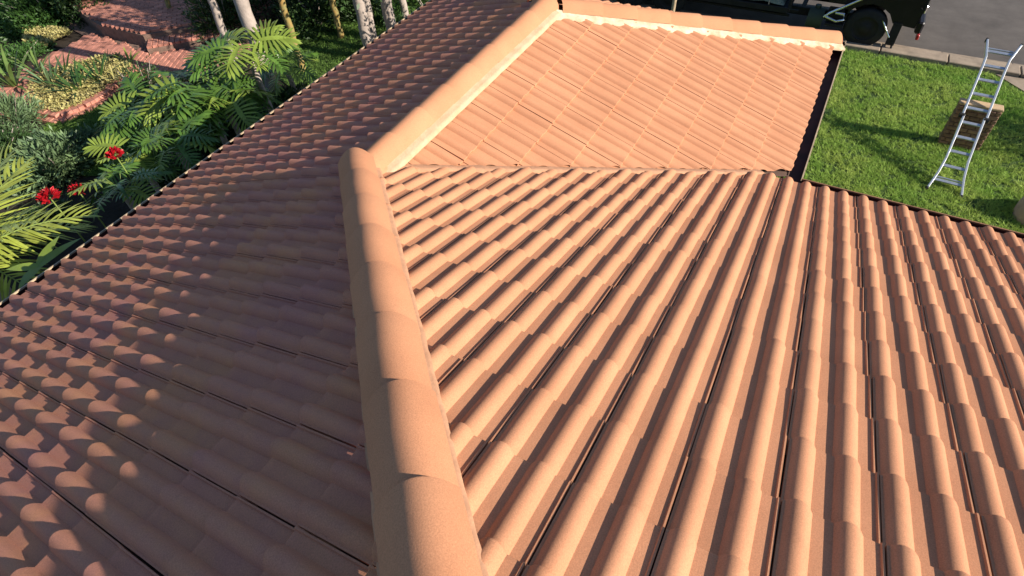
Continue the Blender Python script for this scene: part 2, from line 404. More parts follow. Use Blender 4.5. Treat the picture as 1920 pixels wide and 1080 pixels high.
dm = MB(); vs = []; fs = []
for j in range(6):
    for i in range(18):
        a = 2 * math.pi * i / 18; b_ = math.pi / 2 * j / 5; vs.append((LB + .02 + .165 * math.cos(a) * math.cos(b_), -.02 + .15 * math.sin(a) * math.cos(b_), -.055 + .165 * math.sin(b_)))
for j in range(5):
    for i in range(18): fs.append((j * 18 + i, j * 18 + (i + 1) % 18, (j + 1) * 18 + (i + 1) % 18, (j + 1) * 18 + i))
dm.add(vs, fs, 0, True); dm.build('apex_cap', M['cap'], roof)
def mortar(name, A, B, side, d0, h0, d1, h1, m, wob=0.006, n=None):
    """bedding mortar: strip from beside the cap (d0, h0) down to the tiles (d1, h1), lumpy"""
    A = Vector(A); B = Vector(B); side = Vector(side); L = (B - A).length; n = n or int(L / 0.022)
    vs = []; fs = []
    for i in range(n + 1):
        p = A.lerp(B, i / n)
        for k in range(5):
            f = k / 4; d = d0 + (d1 - d0) * f; h = h0 + (h1 - h0) * f ** .75
            q = p + side * d
            w1 = noise.noise(q * 11) * wob + noise.noise(q * 37) * wob * .5
            q = q + side * (w1 * 2 if k == 4 else 0); vs.append(q + Vector((0, 0, h + w1 * .8)))
        q = vs[-1]; vs.append(q + Vector((0, 0, -0.03)))
    for i in range(n):
        for k in range(5): fs.append((i * 6 + k, i * 6 + k + 1, (i + 1) * 6 + k + 1, (i + 1) * 6 + k))
    return link(name, mesh(name, vs, fs, m, True), roof)
tb = lambda d: -t * d                                     # plane drop
mortar('mortar_bedding', (0.0, 0, 0), (LB, 0, 0), (0, -1, 0), 0.12, tb(.12) + .050, 0.212, tb(.212) + .044, M['mortar'], .003)
mortar('mortar_bedding', (0.0, 0, 0), (LB, 0, 0), (0, 1, 0), 0.06, tb(.06) + .03, 0.125, tb(.125) + .012, M['mortar_tan'], .003)
side = Vector((-1, -1, 0)).normalized(); dd = t / math.sqrt(2)
A0 = (LB, 0, 0); B0 = (LB + WW, -WW, -t * WW)
mortar('mortar_bedding', A0, B0, side, 0.10, -dd * .10 + .045, 0.180, -dd * .180 + .018, M['mortar_white'], .008)
mortar('mortar_bedding', A0, B0, -side, 0.10, -dd * .10 + .03, 0.16, -dd * .16 + .01, M['mortar_tan'], .004)
A1 = (0, 0, 0); s3 = 4.4; B1 = (-s3, -s3, t * s3)
mortar('mortar_bedding', A1, B1, lat, 0.09, -dd * .09 + .062, 0.146, -dd * .146 + .036, M['mortar_tan'], .002)
mortar('mortar_bedding', A1, B1, -lat, 0.085, -dd * .085 + .06, 0.136, -dd * .136 + .030, M['mortar_tan'], .002)
# valley: painted flashing strip with an upstand
vv = MB(); n = 60
va = Vector((0.0, 0.0, 0)); vb = Vector((2.46, -2.46, -t * 2.46)); sd = Vector((-1, -1, 0)).normalized()
vs = []; fs = []
for i in range(n + 1):
    p = va.lerp(vb, i / n)
    for d, h in ((-0.09, -0.01), (-0.040, 0.014), (0.0, 0.022), (0.045, 0.026), (0.05, -0.01)):
        q = p + sd * (d + noise.noise(p * 9 + Vector((d * 40, 0, 0))) * .004)
        vs.append(q + Vector((0, 0, h + noise.noise(p * 14) * .003)))
for i in range(n):
    for k in range(4): fs.append((i * 5 + k, i * 5 + k + 1, (i + 1) * 5 + k + 1, (i + 1) * 5 + k))
link('valley_flashing', mesh('valley_flashing', vs, fs, M['mortar_tan'], True), roof)

def gutter(A, B, out, lipm, depth=0.10, wid=0.12, back=0.0):
    """square gutter along A->B (A, B on the lip line), 'out' points away from the wall"""
    A = Vector(A); B = Vector(B); out = Vector(out); mb = MB()
    prof = [(-wid, 0.03, 0), (-wid, -depth, 0), (-0.004, -depth, 0), (-0.004, -0.012, 0), (-0.009, -0.012, 0), (-0.009, 0.002, 1), (0.003, 0.002, 1), (0.004, -0.008, 1), (0.004, -depth - .004, 1), (-wid - .004, -depth - .004, 1)]
    for i in range(len(prof) - 1):
        a = prof[i]; b = prof[i + 1]; mi = 1 if (a[2] or b[2]) else 0
        q = [A + out * a[0] + Vector((0, 0, a[1])), A + out * b[0] + Vector((0, 0, b[1])), B + out * b[0] + Vector((0, 0, b[1])), B + out * a[0] + Vector((0, 0, a[1]))]
        mb.add(q, [(0, 1, 2, 3)], mi)
    g_ = mb.build('gutter', [M['gut_in'], lipm], house)
    return g_
zU = -t * WW - 0.045
gutter((2.68, -2.80, zU), (x2 + .12, -2.80, zU), (0, -1, 0), M['gut_lip'], wid=.13)
gutter((x2 + .10, -2.80, zU), (x2 + .10, 2.62, zU), (1, 0, 0), M['gut_lip'])
zR = -t * 2.50 + .005
gutter((2.545, -2.79, zR), (2.545, -11.7, zR), (1, 0, 0), M['gut_brown'])
zL = -0.985
gutter((-10, 2.600, zL), (LB + 2.6, 2.600, zL), (0, 1, 0), M['gut_lip'])
# fascia, soffit and walls
f = MB()
f.box((-3.9, 2.40, -1.16), (12.2, .025, .20)); f.box((4.0, 2.402, -1.16), (3.3, .025, .20)); f.box((2.37, -7.2, -1.16), (.025, 8.9, .2)); f.box((4.2, -2.63, -1.2), (3.0, .025, .2))
f.build('fascia', M['gut_in'], house)
wl = MB(); zt = -1.15; hh = zt - G
wl.box((-3.95, -4.75, G + hh / 2), (11.5, 13.5, hh)); wl.box((3.6, -.1, G + hh / 2 - .01), (3.6, 4.2, hh - .02))
wl.build('wall', M['wall'], house)

# ------------------------------------------------------------------ ground, road, lawn
def sheet(name, pts, z, m, kind='structure'):
    o = link(name, mesh(name, [(p[0], p[1], z) for p in pts], [tuple(range(len(pts)))], m)); return tag(o, None, None, None, kind)
sheet('ground', [(-150, -150), (150, -150), (150, 150), (-150, 150)], G - 0.02, M['soil'])
KX0 = lambda y: 11.42                                     # kerb line, runs along y
sheet('road', [(11.85, -60), (22, -60), (22, 60), (11.85, 60)], G - 0.10 + .09, M['asphalt'])
sheet('front_lawn', [(2.6, -30), (11.28, -30), (11.28, 1.5), (5.2, 2.9), (2.6, -2)], G, M['lawn'])
kb = MB(); y = -24.0
kerb_parts = link('kerb', mesh('kerb', [(11.28, -40, G - .02), (11.86, -40, G - .02), (11.86, 40, G - .02), (11.28, 40, G - .02)], [(0, 1, 2, 3)], M['joint'])); tag(kerb_parts, None, None, None, 'structure')
kd = MB().box((0.20, 0, 0.045), (0.36, 1.18, 0.13), bev=.012).data('kerb_stone', M['concrete'])
for i in range(16): link('kerb_stone', kd, kerb_parts, Matrix.Translation((11.30, -11.4 + i * 1.2, G - .03)))
gd = MB().box((0, 0, 0), (0.22, 1.19, 0.03), bev=.006).data('gutter_slab', M['concrete'])
for i in range(16): link('gutter_slab', gd, kerb_parts, Matrix.Translation((11.76, -11.3 + i * 1.2, G + .0)))
dv = sheet('driveway', [(10.45, -6.35), (11.28, -5.62), (11.30, -9), (6.0, -9), (6.2, -8.2), (9.4, -7.4)], G + .012, M['concrete'])

def blades(name, pts, m, h=0.06, wd=0.012, kind='stuff', lean=0.5, z=G, parent=None, droop=0.0):
    """many single grass blades, one triangle each"""
    n = len(pts); P = np.asarray(pts, float)
    if P.shape[1] == 2: P = np.column_stack([P, np.full(n, z)])
    az = rng.uniform(0, 2 * np.pi, n); hh = h * rng.uniform(.55, 1.3, n); ln = rng.normal(0, lean, (n, 2)) * hh[:, None]
    s = np.column_stack([np.cos(az), np.sin(az), np.zeros(n)]) * (wd / 2)
    tip = P + np.column_stack([ln, hh])
    V = np.empty((n * 3, 3)); V[0::3] = P - s; V[1::3] = P + s; V[2::3] = tip
    me = bpy.data.meshes.new(name); me.vertices.add(n * 3); me.vertices.foreach_set('co', V.ravel())
    me.loops.add(n * 3); me.loops.foreach_set('vertex_index', np.arange(n * 3, dtype=np.int32))
    me.polygons.add(n); me.polygons.foreach_set('loop_start', np.arange(0, n * 3, 3, dtype=np.int32)); me.polygons.foreach_set('loop_total', np.full(n, 3, dtype=np.int32))
    me.update(); me.validate(); me.materials.append(m)
    o = link(name, me, parent)
    return tag(o, None, None, None, kind)
def scatter(poly, n):
    P = np.array(poly); lo = P.min(0); hi = P.max(0); out = []
    while len(out) < n:
        q = rng.uniform(lo, hi, (n * 2, 2)); ins = np.zeros(len(q), bool)
        for i in range(len(P)):
            a = P[i]; b = P[i - 1]
            c = ((a[1] > q[:, 1]) != (b[1] > q[:, 1])) & (q[:, 0] < (b[0] - a[0]) * (q[:, 1] - a[1]) / (b[1] - a[1] + 1e-12) + a[0])
            ins ^= c
        out += list(q[ins])
    return np.array(out[:n])
lp = [(5.4, -7.6), (9.4, -7.35), (10.4, -6.32), (11.25, -5.55), (11.28, -1.0), (8.5, -1.5), (5.6, -2.6)]
P = scatter(lp, 210000)
keep = np.array([noise.noise(Vector((p[0] * 3.5, p[1] * 3.5, 0))) * .5 + noise.noise(Vector((p[0] * 13, p[1] * 13, 3))) * .9 > -0.28 + random.random() * .25 for p in P])
g1 = blades('lawn_grass', P[keep], M['grass'], 0.052, 0.010, lean=.8); tag(g1, 'sunlit green grass of the front lawn', 'grass')

# ------------------------------------------------------------------ brick pier with coping
def local(name, mb, m, parent, mx=None): return link(name, mb.data(name, m), parent, mx)
pier = empty('brick_pier', (8.47, -5.05, G), 'low dark brown brick pier with tan coping on the lawn, ladder leaning on it', 'pier')
PH = 0.73; core = MB().box((8.47, -5.05, G + PH / 2), (.15, .56, PH)); local('core', core, M['joint'], pier)
bk = MB().box((0, 0, 0), (.095, .135, .064), bev=.006).data('brick', M['pier'])
bk2 = MB().box((0, 0, 0), (.095, .0625, .064), bev=.006).data('brick', M['pier'])
for r_ in range(10):
    z = G + .04 + r_ * .073
    for sx in (-1, 1):
        ys = [(-.2175 + k * .145, bk) for k in range(4)] if r_ % 2 == 0 else [(-.258, bk2)] + [(-.145 + k * .145, bk) for k in range(3)] + [(.258, bk2)]
        for yy, d in ys: link('brick', d, pier, Matrix.Translation((8.47 + sx * .05 + random.gauss(0, .0015), -5.05 + yy, z)))
cp = MB().box((8.47, -5.05, G + PH + .03), (.17, .59, .04), bev=.008); local('coping', cp, M['piercap'], pier)

# ------------------------------------------------------------------ ladder
F = Vector((7.00, -4.90, G + .01)); lean = 0.53; az = -0.07
D = Vector((math.cos(lean) * math.cos(az), math.cos(lean) * math.sin(az), math.sin(lean)))
S = Vector((math.sin(az + .02), -math.cos(az + .02), 0)); S.normalize(); NN = S.cross(D).normalized()
lad = empty('ladder', F, 'silver aluminium folding ladder with flared ends leaning on the brown brick pier', 'ladder')
lp_ = lambda s, w_, o=0.0: F + D * s + S * w_ + NN * o
LT = 2.73; sp = .262; r0 = .185
for sg in (-1, 1):
    for a, b, wa, wb in ((0.0, .56, .228, .146), (.56, 1.475, .146, .150), (1.485, 2.42, .168, .160), (2.42, LT, .160, .228)):
        pass
    lo = MB(); pts = [lp_(0, sg * .228), lp_(.30, sg * .172), lp_(.56, sg * .146), lp_(.95, sg * .140), lp_(1.36, sg * .138)]
    for i in range(len(pts) - 1):
        mxf = axis_frame(pts[i], pts[i + 1] - pts[i], NN); L_ = (pts[i + 1] - pts[i]).length
        lo.box((L_ / 2, 0, 0), (L_ + .004, .028, .062), 0, mxf, bev=.004)
    local('rail', lo, M['alu'], lad)
    hi = MB(); pts = [lp_(1.33, sg * .158, .006), lp_(1.76, sg * .156, .006), lp_(2.24, sg * .152, .006), lp_(2.43, sg * .158, .006), lp_(LT, sg * .228, .006)]
    for i in range(len(pts) - 1):
        mxf = axis_frame(pts[i], pts[i + 1] - pts[i], NN); L_ = (pts[i + 1] - pts[i]).length
        hi.box((L_ / 2, 0, 0), (L_ + .004, .028, .062), 0, mxf, bev=.004)
    local('rail', hi, M['alu'], lad)
    hg = MB(); c_ = lp_(1.345, sg * .162); hg.tube([c_ - S * .035, c_ + S * .035], .042, 12); local('hinge', hg, M['rubber'], lad)
    for s_ in (0.0, LT):
        ft_ = MB(); c_ = lp_(s_, sg * .230, 0.0); mxf = axis_frame(c_, D, NN); ft_.box((0.0, 0, 0), (.05, .036, .072), 0, mxf, bev=.006); local('foot', ft_, M['rubber'], lad)
for i in range(10):
    s_ = r0 + i * sp; wd = .138 if i < 5 else .152
    if i == 0 or i == 9: wd = .188
    if i in (1,): wd = .158
    if i == 8: wd = .152
    rg_ = MB(); a = lp_(s_, -wd); b = lp_(s_, wd); mxf = axis_frame(a, b - a, NN); L_ = (b - a).length
    rg_.box((L_ / 2, 0, 0), (L_, .046, .026), 0, mxf, bev=.004)
    if i in (0, 9): rg_.box((L_ / 2, .05, 0), (L_, .02, .022), 0, mxf, bev=.003)
    local('rung', rg_, M['alu_d'], lad)

# ------------------------------------------------------------------ truck at the kerb (cab at the right)
TX = 11.62; tk = empty('parked_truck', (12.5, -1.0, G), 'black tray truck with a grey green tarpaulin load parked along the kerb', 'truck')
def wheel(x, y, r=.385, wdt=.24):
    w_ = MB(); n = 28
    prof = [(-wdt / 2, r * .62), (-wdt / 2, r * .93), (-wdt / 2 + .03, r), (wdt / 2 - .03, r), (wdt / 2, r * .93), (wdt / 2, r * .62)]
    vs = []; fs = []
    for k in range(n):
        q = 2 * math.pi * k / n
        for px_, pr in prof: vs.append((x + px_, y + pr * math.cos(q), G + r + pr * math.sin(q)))
    m_ = len(prof)
    for k in range(n):
        for i in range(m_ - 1): fs.append((k * m_ + i, k * m_ + i + 1, ((k + 1) % n) * m_ + i + 1, ((k + 1) % n) * m_ + i))
    w_.add(vs, fs, 0, True); wh = local('wheel', w_, M['rubber'], tk)
    rm = MB(); vs = []; fs = []; pr2 = [(-wdt / 2 + .01, r * .62), (-wdt / 2 + .05, r * .50), (-wdt / 2 + .02, r * .28), (-wdt / 2 - .01, r * .2), (-wdt / 2 - .01, 0.001)]
    for k in range(n):
        q = 2 * math.pi * k / n
        for px_, pr in pr2: vs.append((x + px_, y + pr * math.cos(q), G + r + pr * math.sin(q)))
    m_ = len(pr2)
    for k in range(n):
        for i in range(m_ - 1): fs.append((k * m_ + i, k * m_ + i + 1, ((k + 1) % n) * m_ + i + 1, ((k + 1) % n) * m_ + i))
    rm.add(vs, fs, 0, True); link('rim', rm.data('rim', M['chassis']), wh)
for y_ in (-3.18, .9, 1.85): 
    wheel(TX - .02, y_)
    wheel(TX + 1.62, y_)
ch = MB()
for xx in (TX + .32, TX + 1.2): ch.box((xx, .0, G + .38), (.09, 6.0, .17), bev=.01)
for yy in (-1.9, -.8, .3, 1.4, 2.5): ch.box((TX + .76, yy, G + .38), (.8, .08, .12))
ch.box((TX + .8, .9, G + .38), (1.6, .1, .1)); ch.box((TX + .8, -3.18, G + .38), (1.6, .1, .1))
ch.box((TX + .02, -1.0, G + .47), (.05, 1.7, .05)); ch.box((TX + .02, -.6, G + .36), (.05, 2.2, .04))
local('chassis', ch, M['chassis'], tk)
cb_ = MB()                                               # cab: profile in (y, z), extruded over x
prof = [(-4.02, .52), (-4.06, .95), (-4.0, 1.25), (-3.72, 2.12), (-3.5, 2.2), (-2.45, 2.2), (-2.36, 2.1), (-2.36, .80), (-2.68, .80), (-2.72, .62)]
arc = [(-3.18 + .47 * math.cos(q), .40 + .47 * math.sin(q)) for q in [R(a) for a in (20, 45, 70, 90, 110, 135, 160)]]
prof += arc
vs = []; xa, xb = TX - .10, TX + 1.74
for x_ in (xa, xb): vs += [(x_, a, G + b) for a, b in prof]
m_ = len(prof); fs = [tuple(range(m_)), tuple(range(2 * m_ - 1, m_ - 1, -1))] + [(i, (i + 1) % m_, m_ + (i + 1) % m_, m_ + i) for i in range(m_)]
cb_.add(vs, [fs[0][::-1], fs[1][::-1]] + fs[2:]); cab = local('cab', cb_, M['black'], tk)
q = MB().box((xa - .006, -3.2, G + 1.62), (.012, .95, .5), bev=.004); link('side_window', q.data('side_window', M['glass']), cab)
q = MB().box((xa - .012, -3.12, G + 1.02), (.02, 1.0, .03), bev=.004); link('trim_strip', q.data('trim_strip', M['chassis']), cab)
q = MB(); q.add([(xa + .1, -3.985, G + 1.3), (xb - .1, -3.985, G + 1.3), (xb - .14, -3.745, G + 2.07), (xa + .14, -3.745, G + 2.07)], [(0, 1, 2, 3)]); link('windscreen', q.data('windscreen', M['glass']), cab)
q = MB().box((TX + .82, -4.10, G + .55), (1.9, .12, .24), bev=.03); local('bumper', q, M['black'], tk)
for xx in (TX + .12, TX + 1.5):
    q = MB().box((xx, -4.075, G + .86), (.26, .05, .17), bev=.02); local('headlight', q, M['chrome'], tk)
q = MB().box((TX - .02, -4.14, G + .36), (.18, .05, .10), bev=.01); local('side_marker', q, M['redlens'], tk)
q = MB(); q.tube([(xa - .03, -2.37, G + .50), (xa - .06, -2.45, G + .60), (xa - .05, -2.9, G + .93), (xa - .04, -3.2, G + 1.15)], .026, 8); q.tube([(xa - .05, -2.40, G + .52), (xa - .09, -2.62, G + .47), (xa - .09, -2.76, G + .52), (xa - .07, -2.72, G + .62), (xa - .05, -2.56, G + .62)], .028, 8)
local('grab_rail', q, M['chrome'], tk)
q = MB(); q.tube([(xa - .02, -3.42, G + .62), (xa - .05, -3.6, G + .38), (xa - .05, -3.66, G + .30)], .018, 7); local('brace', q, M['chrome'], tk)
q = MB(); q.box((xa - .01, -3.72, G + .36), (.03, .16, .46), bev=.006); q.tube([(xa - .02, -3.76, G + .2), (xa - .03, -3.78, G + .04)], .02, 6); local('mud_flap', q, M['rubber'], tk)
q = MB(); q.tube([(xa + .02, -3.9, G + 1.32), (xa - .2, -4.0, G + 1.30), (xa - .24, -4.0, G + .98), (xa - .03, -3.98, G + .93)], .012, 6); q.box((xa - .24, -4.02, G + 1.14), (.17, .04, .30), bev=.012); local('mirror', q, M['chassis'], tk)
q = MB(); q.box((xa + .02, -2.6, G + .38), (.22, .34, .05), bev=.01); q.box((xa + .02, -2.6, G + .56), (.04, .36, .3), bev=.01); local('step', q, M['chassis'], tk)
q = MB(); q.tube([(TX + .14, -2.36, G + .36), (TX + .14, -2.36 + .30, G + .36)], .21, 18); q.tube([(TX + .14, -2.20, G + .56), (TX + .14, -2.20, G + .62)], .06, 10); local('fuel_tank', q, M['drum'], tk)
tr = MB(); tr.box((TX + .78, .80, G + .52), (1.86, 4.9, .09), bev=.01); tr.box((TX - .17, .8, G + .53), (.04, 4.9, .12), bev=.008); tr.box((TX + 1.72, .8, G + .66), (.04, 4.9, .24), bev=.008); tr.box((TX + .78, -1.66, G + .72), (1.86, .05, .5), bev=.01)
local('tray', tr, M['chassis'], tk)
ld = MB(); nx_, ny_ = 22, 46; vs = []; fs = []
for j in range(ny_ + 1):
    for i in range(nx_ + 1):
        a = -1 + 2 * i / nx_; b = -1 + 2 * j / ny_
        hgt = .50 * (1 - abs(a) ** 5) * (1 - abs(b) ** 12) + .04
        x_ = TX + .78 + a * .93 ; y_ = .80 + b * 2.35
        hgt += noise.noise(Vector((x_ * 2.1, y_ * 2.1, 0))) * .16 * (1 - abs(a) ** 6) + noise.noise(Vector((x_ * 9, y_ * 3, 4))) * .05 + abs(math.sin(y_ * 4.1)) * .05
        vs.append((x_ + noise.noise(Vector((y_ * 4, hgt * 9, 1))) * .03, y_, G + .56 + max(hgt, 0.0)))
for j in range(ny_):
    for i in range(nx_): fs.append((j * (nx_ + 1) + i, j * (nx_ + 1) + i + 1, (j + 1) * (nx_ + 1) + i + 1, (j + 1) * (nx_ + 1) + i))
ld.add(vs, fs, 0, True)
tarp = tag(link('tarpaulin', ld.data('tarpaulin', M['tarp'])), 'grey green tarpaulin load lying on the black truck tray', 'tarpaulin')
for y_ in (-1.25, -.15, .95, 2.0):
    rp = MB(); pts = []
    for i in range(11):
        a = -1 + 2 * i / 10; pts.append((TX + .78 + a * .96, y_ + .05 * math.sin(i), G + .60 + (.56 * (1 - abs(a) ** 5))))
    rp.tube(pts, .012, 5); link('strap', rp.data('strap', M['gut_lip']), tarp)
pole = MB(); pole.tube([(10.9, 0.62, G), (10.9, .62, G + 1.05)], .045, 10); pole.tube([(10.9, .62, G + 1.05), (10.9, .62, G + 1.09)], .055, 10)
tag(link('bollard', pole.data('bollard', M['gut_lip'])), 'pale post standing between the wing roof and the truck', 'post')

# ------------------------------------------------------------------ brick paving in the back garden
path = sheet('path', [(2.0, 11.0), (3.2, 10.6), (4.6, 9.3), (6.6, 8.8), (11.5, 9.5), (12, 17), (5.6, 17), (5.0, 13.6), (3.4, 13.4), (2.5, 13.1)], G + .006, M['joint'])
def inside(p, poly):
    x, y = p; c = False
    for i in range(len(poly)):
        a = poly[i]; b = poly[i - 1]
        if (a[1] > y) != (b[1] > y) and x < (b[0] - a[0]) * (y - a[1]) / (b[1] - a[1]) + a[0]: c = not c
    return c
BR = [MB().box((0, 0, 0), (.225, .108, .06 + .004 * k), bev=.006).data('brick', M['brick']) for k in range(3)]
def pave(parent, poly, z, ang, limit, per=(.236, .118), origin=(0, 0)):
    cand = []; ca, sa = math.cos(ang), math.sin(ang)
    xs = [p[0] for p in poly]; ys = [p[1] for p in poly]; cxx, cyy = sum(xs) / len(xs), sum(ys) / len(ys); rr = max(max(xs) - min(xs), max(ys) - min(ys))
    for j in range(int(-rr / per[1]), int(rr / per[1]) + 1):
        for i in range(int(-rr / per[0]), int(rr / per[0]) + 1):
            a = (i + .5 * (j % 2)) * per[0]; b = j * per[1]
            p = (cxx + a * ca - b * sa, cyy + a * sa + b * ca)
            if inside(p, poly): cand.append(((Vector((p[0], p[1], z)) - CAM).length, p))
    cand.sort(); rest = MB()
    for k, (d, p) in enumerate(cand):
        mx = Matrix.Translation((p[0], p[1], z - .03 + random.gauss(0, .002))) @ Matrix.Rotation(ang + random.gauss(0, .02), 4, 'Z') @ Matrix.Rotation(random.gauss(0, .008), 4, 'X')
        if k < limit: link('brick', random.choice(BR), parent, mx)
        else: rest.box((0, 0, 0), (.225, .108, .062), 0, mx)
    if rest.v: tag(link('far_bricks', rest.data('far_bricks', M['brick']), parent), None, None, None, 'stuff')
lowp = [(2.05, 11.95), (3.1, 11.4), (4.5, 9.95), (5.0, 9.3), (6.3, 9.2), (5.0, 11.2), (5.12, 13.5), (3.4, 13.35), (2.5, 13.05)]
pave(path, lowp, G + .055, R(28), 190)
# raised terrace: one long tread below, terrace above
ter = link('terrace', mesh('terrace', [(5.25, 11.5, G), (7.3, 9.6, G), (12, 10, G), (12, 17, G), (6.2, 17, G), (5.2, 13.1, G), (5.25, 11.5, G + .30), (7.3, 9.6, G + .30), (12, 10, G + .30), (12, 17, G + .30), (6.2, 17, G + .30), (5.2, 13.1, G + .30)],
      [(6, 7, 8, 9, 10, 11), (0, 1, 7, 6), (1, 2, 8, 7), (4, 5, 11, 10), (5, 0, 6, 11)], M['joint'])); tag(ter, None, None, None, 'structure')
terp = [(5.35, 11.55), (7.3, 9.75), (11.8, 10.2), (11.8, 16.8), (6.3, 16.8), (5.3, 13.1)]
pave(ter, terp, G + .355, R(-42), 110)
stp = link('step', mesh('step', [(5.0, 11.15, G), (7.1, 9.2, G), (7.3, 9.6, G), (5.25, 11.5, G), (5.0, 11.15, G + .14), (7.1, 9.2, G + .14), (7.35, 9.65, G + .14), (5.28, 11.6, G + .14)], [(4, 5, 6, 7), (0, 1, 5, 4), (3, 0, 4, 7)], M['joint'])); tag(stp, None, None, None, 'structure')
dv_ = Vector((2.05, -1.93, 0)).normalized()
for k in range(22):
    for rr_ in range(3):
        p = Vector((5.0, 11.15, G + .165)) + dv_ * (.06 + k * .125) + Vector((-dv_.y, dv_.x, 0)) * (.03 + rr_ * .0)
        if rr_: continue
        link('brick', BR[0], stp, Matrix.Translation(p + Vector((-dv_.y, dv_.x, 0)) * .09) @ Matrix.Rotation(math.atan2(dv_.y, dv_.x) + math.pi / 2 + random.gauss(0, .02), 4, 'Z'))
        link('brick', BR[1], stp, Matrix.Translation(p + Vector((-dv_.y, dv_.x, 0)) * .325) @ Matrix.Rotation(math.atan2(dv_.y, dv_.x) + math.pi / 2 + random.gauss(0, .02), 4, 'Z'))

# planted bed with brick edging
def bed(name, poly, label, zh=.16, cut=()):
    n = len(poly); e = empty(name, (*np.mean(poly, 0), G), label, 'flower bed')
    mb = MB(); mb.add([(p[0], p[1], G + zh - .06) for p in poly], [tuple(range(n))]); local('soil', mb, M['soil'], e)
    return e
def edge_bricks(parent, poly, z, closed=True, courses=2, skip=lambda p: False):
    pts = [Vector((p[0], p[1], 0)) for p in poly]
    if closed: pts.append(pts[0])
    for c_ in range(courses):
        zc = z + .032 + c_ * .066
        for a, b in zip(pts[:-1], pts[1:]):
            L_ = (b - a).length; k = max(1, round(L_ / .118)); d = (b - a) / k; an = math.atan2(d.y, d.x) + math.pi / 2
            for i in range(k):
                p = a + d * (i + .5)
                if skip(p): continue
                link('brick', random.choice(BR), parent, Matrix.Translation((p.x, p.y, zc + random.gauss(0, .003))) @ Matrix.Rotation(an + random.gauss(0, .03), 4, 'Z'))
bp = [tuple(at(u, v)[:2]) for u, v in ((62, 160), (58, 190), (80, 215), (118, 222), (160, 205), (195, 185), (210, 170), (245, 150), (255, 130), (225, 110), (185, 118), (120, 135))]
bA = bed('flower_bed', bp, 'kidney shaped garden bed edged with red bricks beside the back lawn')
edge_bricks(bA, bp[:9], G, False, 2)
bc = np.mean(bp, 0)
edge_bricks(bA, [tuple(bc + (np.array(q) - bc) * 1.11) for q in bp[:8]], G, False, 1)
def clump(n, poly, zc, size, m, name, parent, per=3, spread=.05, up=.6):
    """dense small leaves over a bed"""
    P_ = scatter(poly, n); mb = MB()
    for p in P_:
        c = Vector((p[0], p[1], zc + random.uniform(0, spread)))
        for k in range(per):
            a = random.uniform(0, 6.28); e_ = random.uniform(.2, up * 1.5); L_ = size * random.uniform(.6, 1.3)
            d = Vector((math.cos(a) * math.cos(e_), math.sin(a) * math.cos(e_), math.sin(e_))); s_ = Vector((-math.sin(a), math.cos(a), 0)) * L_ * .24
            mb.add([c, c + d * L_ * .55 + s_, c + d * L_, c + d * L_ * .55 - s_], [(0, 1, 2, 3)])
    o = link(name, mb.data(name, m), parent); tag(o, None, None, None, 'stuff'); return o
clump(2600, bp, G + .09, .07, M['yellow'], 'groundcover', bA, 3, .07)
bp2 = [tuple(at(u, v)[:2]) for u, v in ((48, 62), (128, 62), (138, 70), (110, 82), (95, 95), (55, 92))]
bB = bed('flower_bed', bp2, 'small bed of yellow groundcover below the dark shrub, beyond the brick path')
clump(1500, bp2, G + .08, .08, M['yellow'], 'groundcover', bB, 3, .08)
# back lawns
l1 = [tuple(at(u, v)[:2]) for u, v in ((95, 228), (120, 222), (160, 207), (197, 186), (235, 180), (330, 240), (330, 330), (100, 330), (60, 270))]
sheet('back_lawn', l1, G + .004, M['lawn'])
o = blades('back_lawn_grass', scatter(l1, 26000), M['grass2'], .06, .012, lean=.7); tag(o, 'short green grass of the small back lawn', 'grass')
l2 = [(4.6, 5.2), (9.0, 3.4), (12, 5), (11.5, 8.6), (6.6, 8.6), (5.4, 7.4)]
sheet('side_lawn', l2, G + .004, M['lawn'])
o = blades('side_lawn_grass', scatter(l2, 42000), M['grass2'], .07, .013, lean=.7); tag(o, 'green grass of the side lawn under the palms', 'grass')

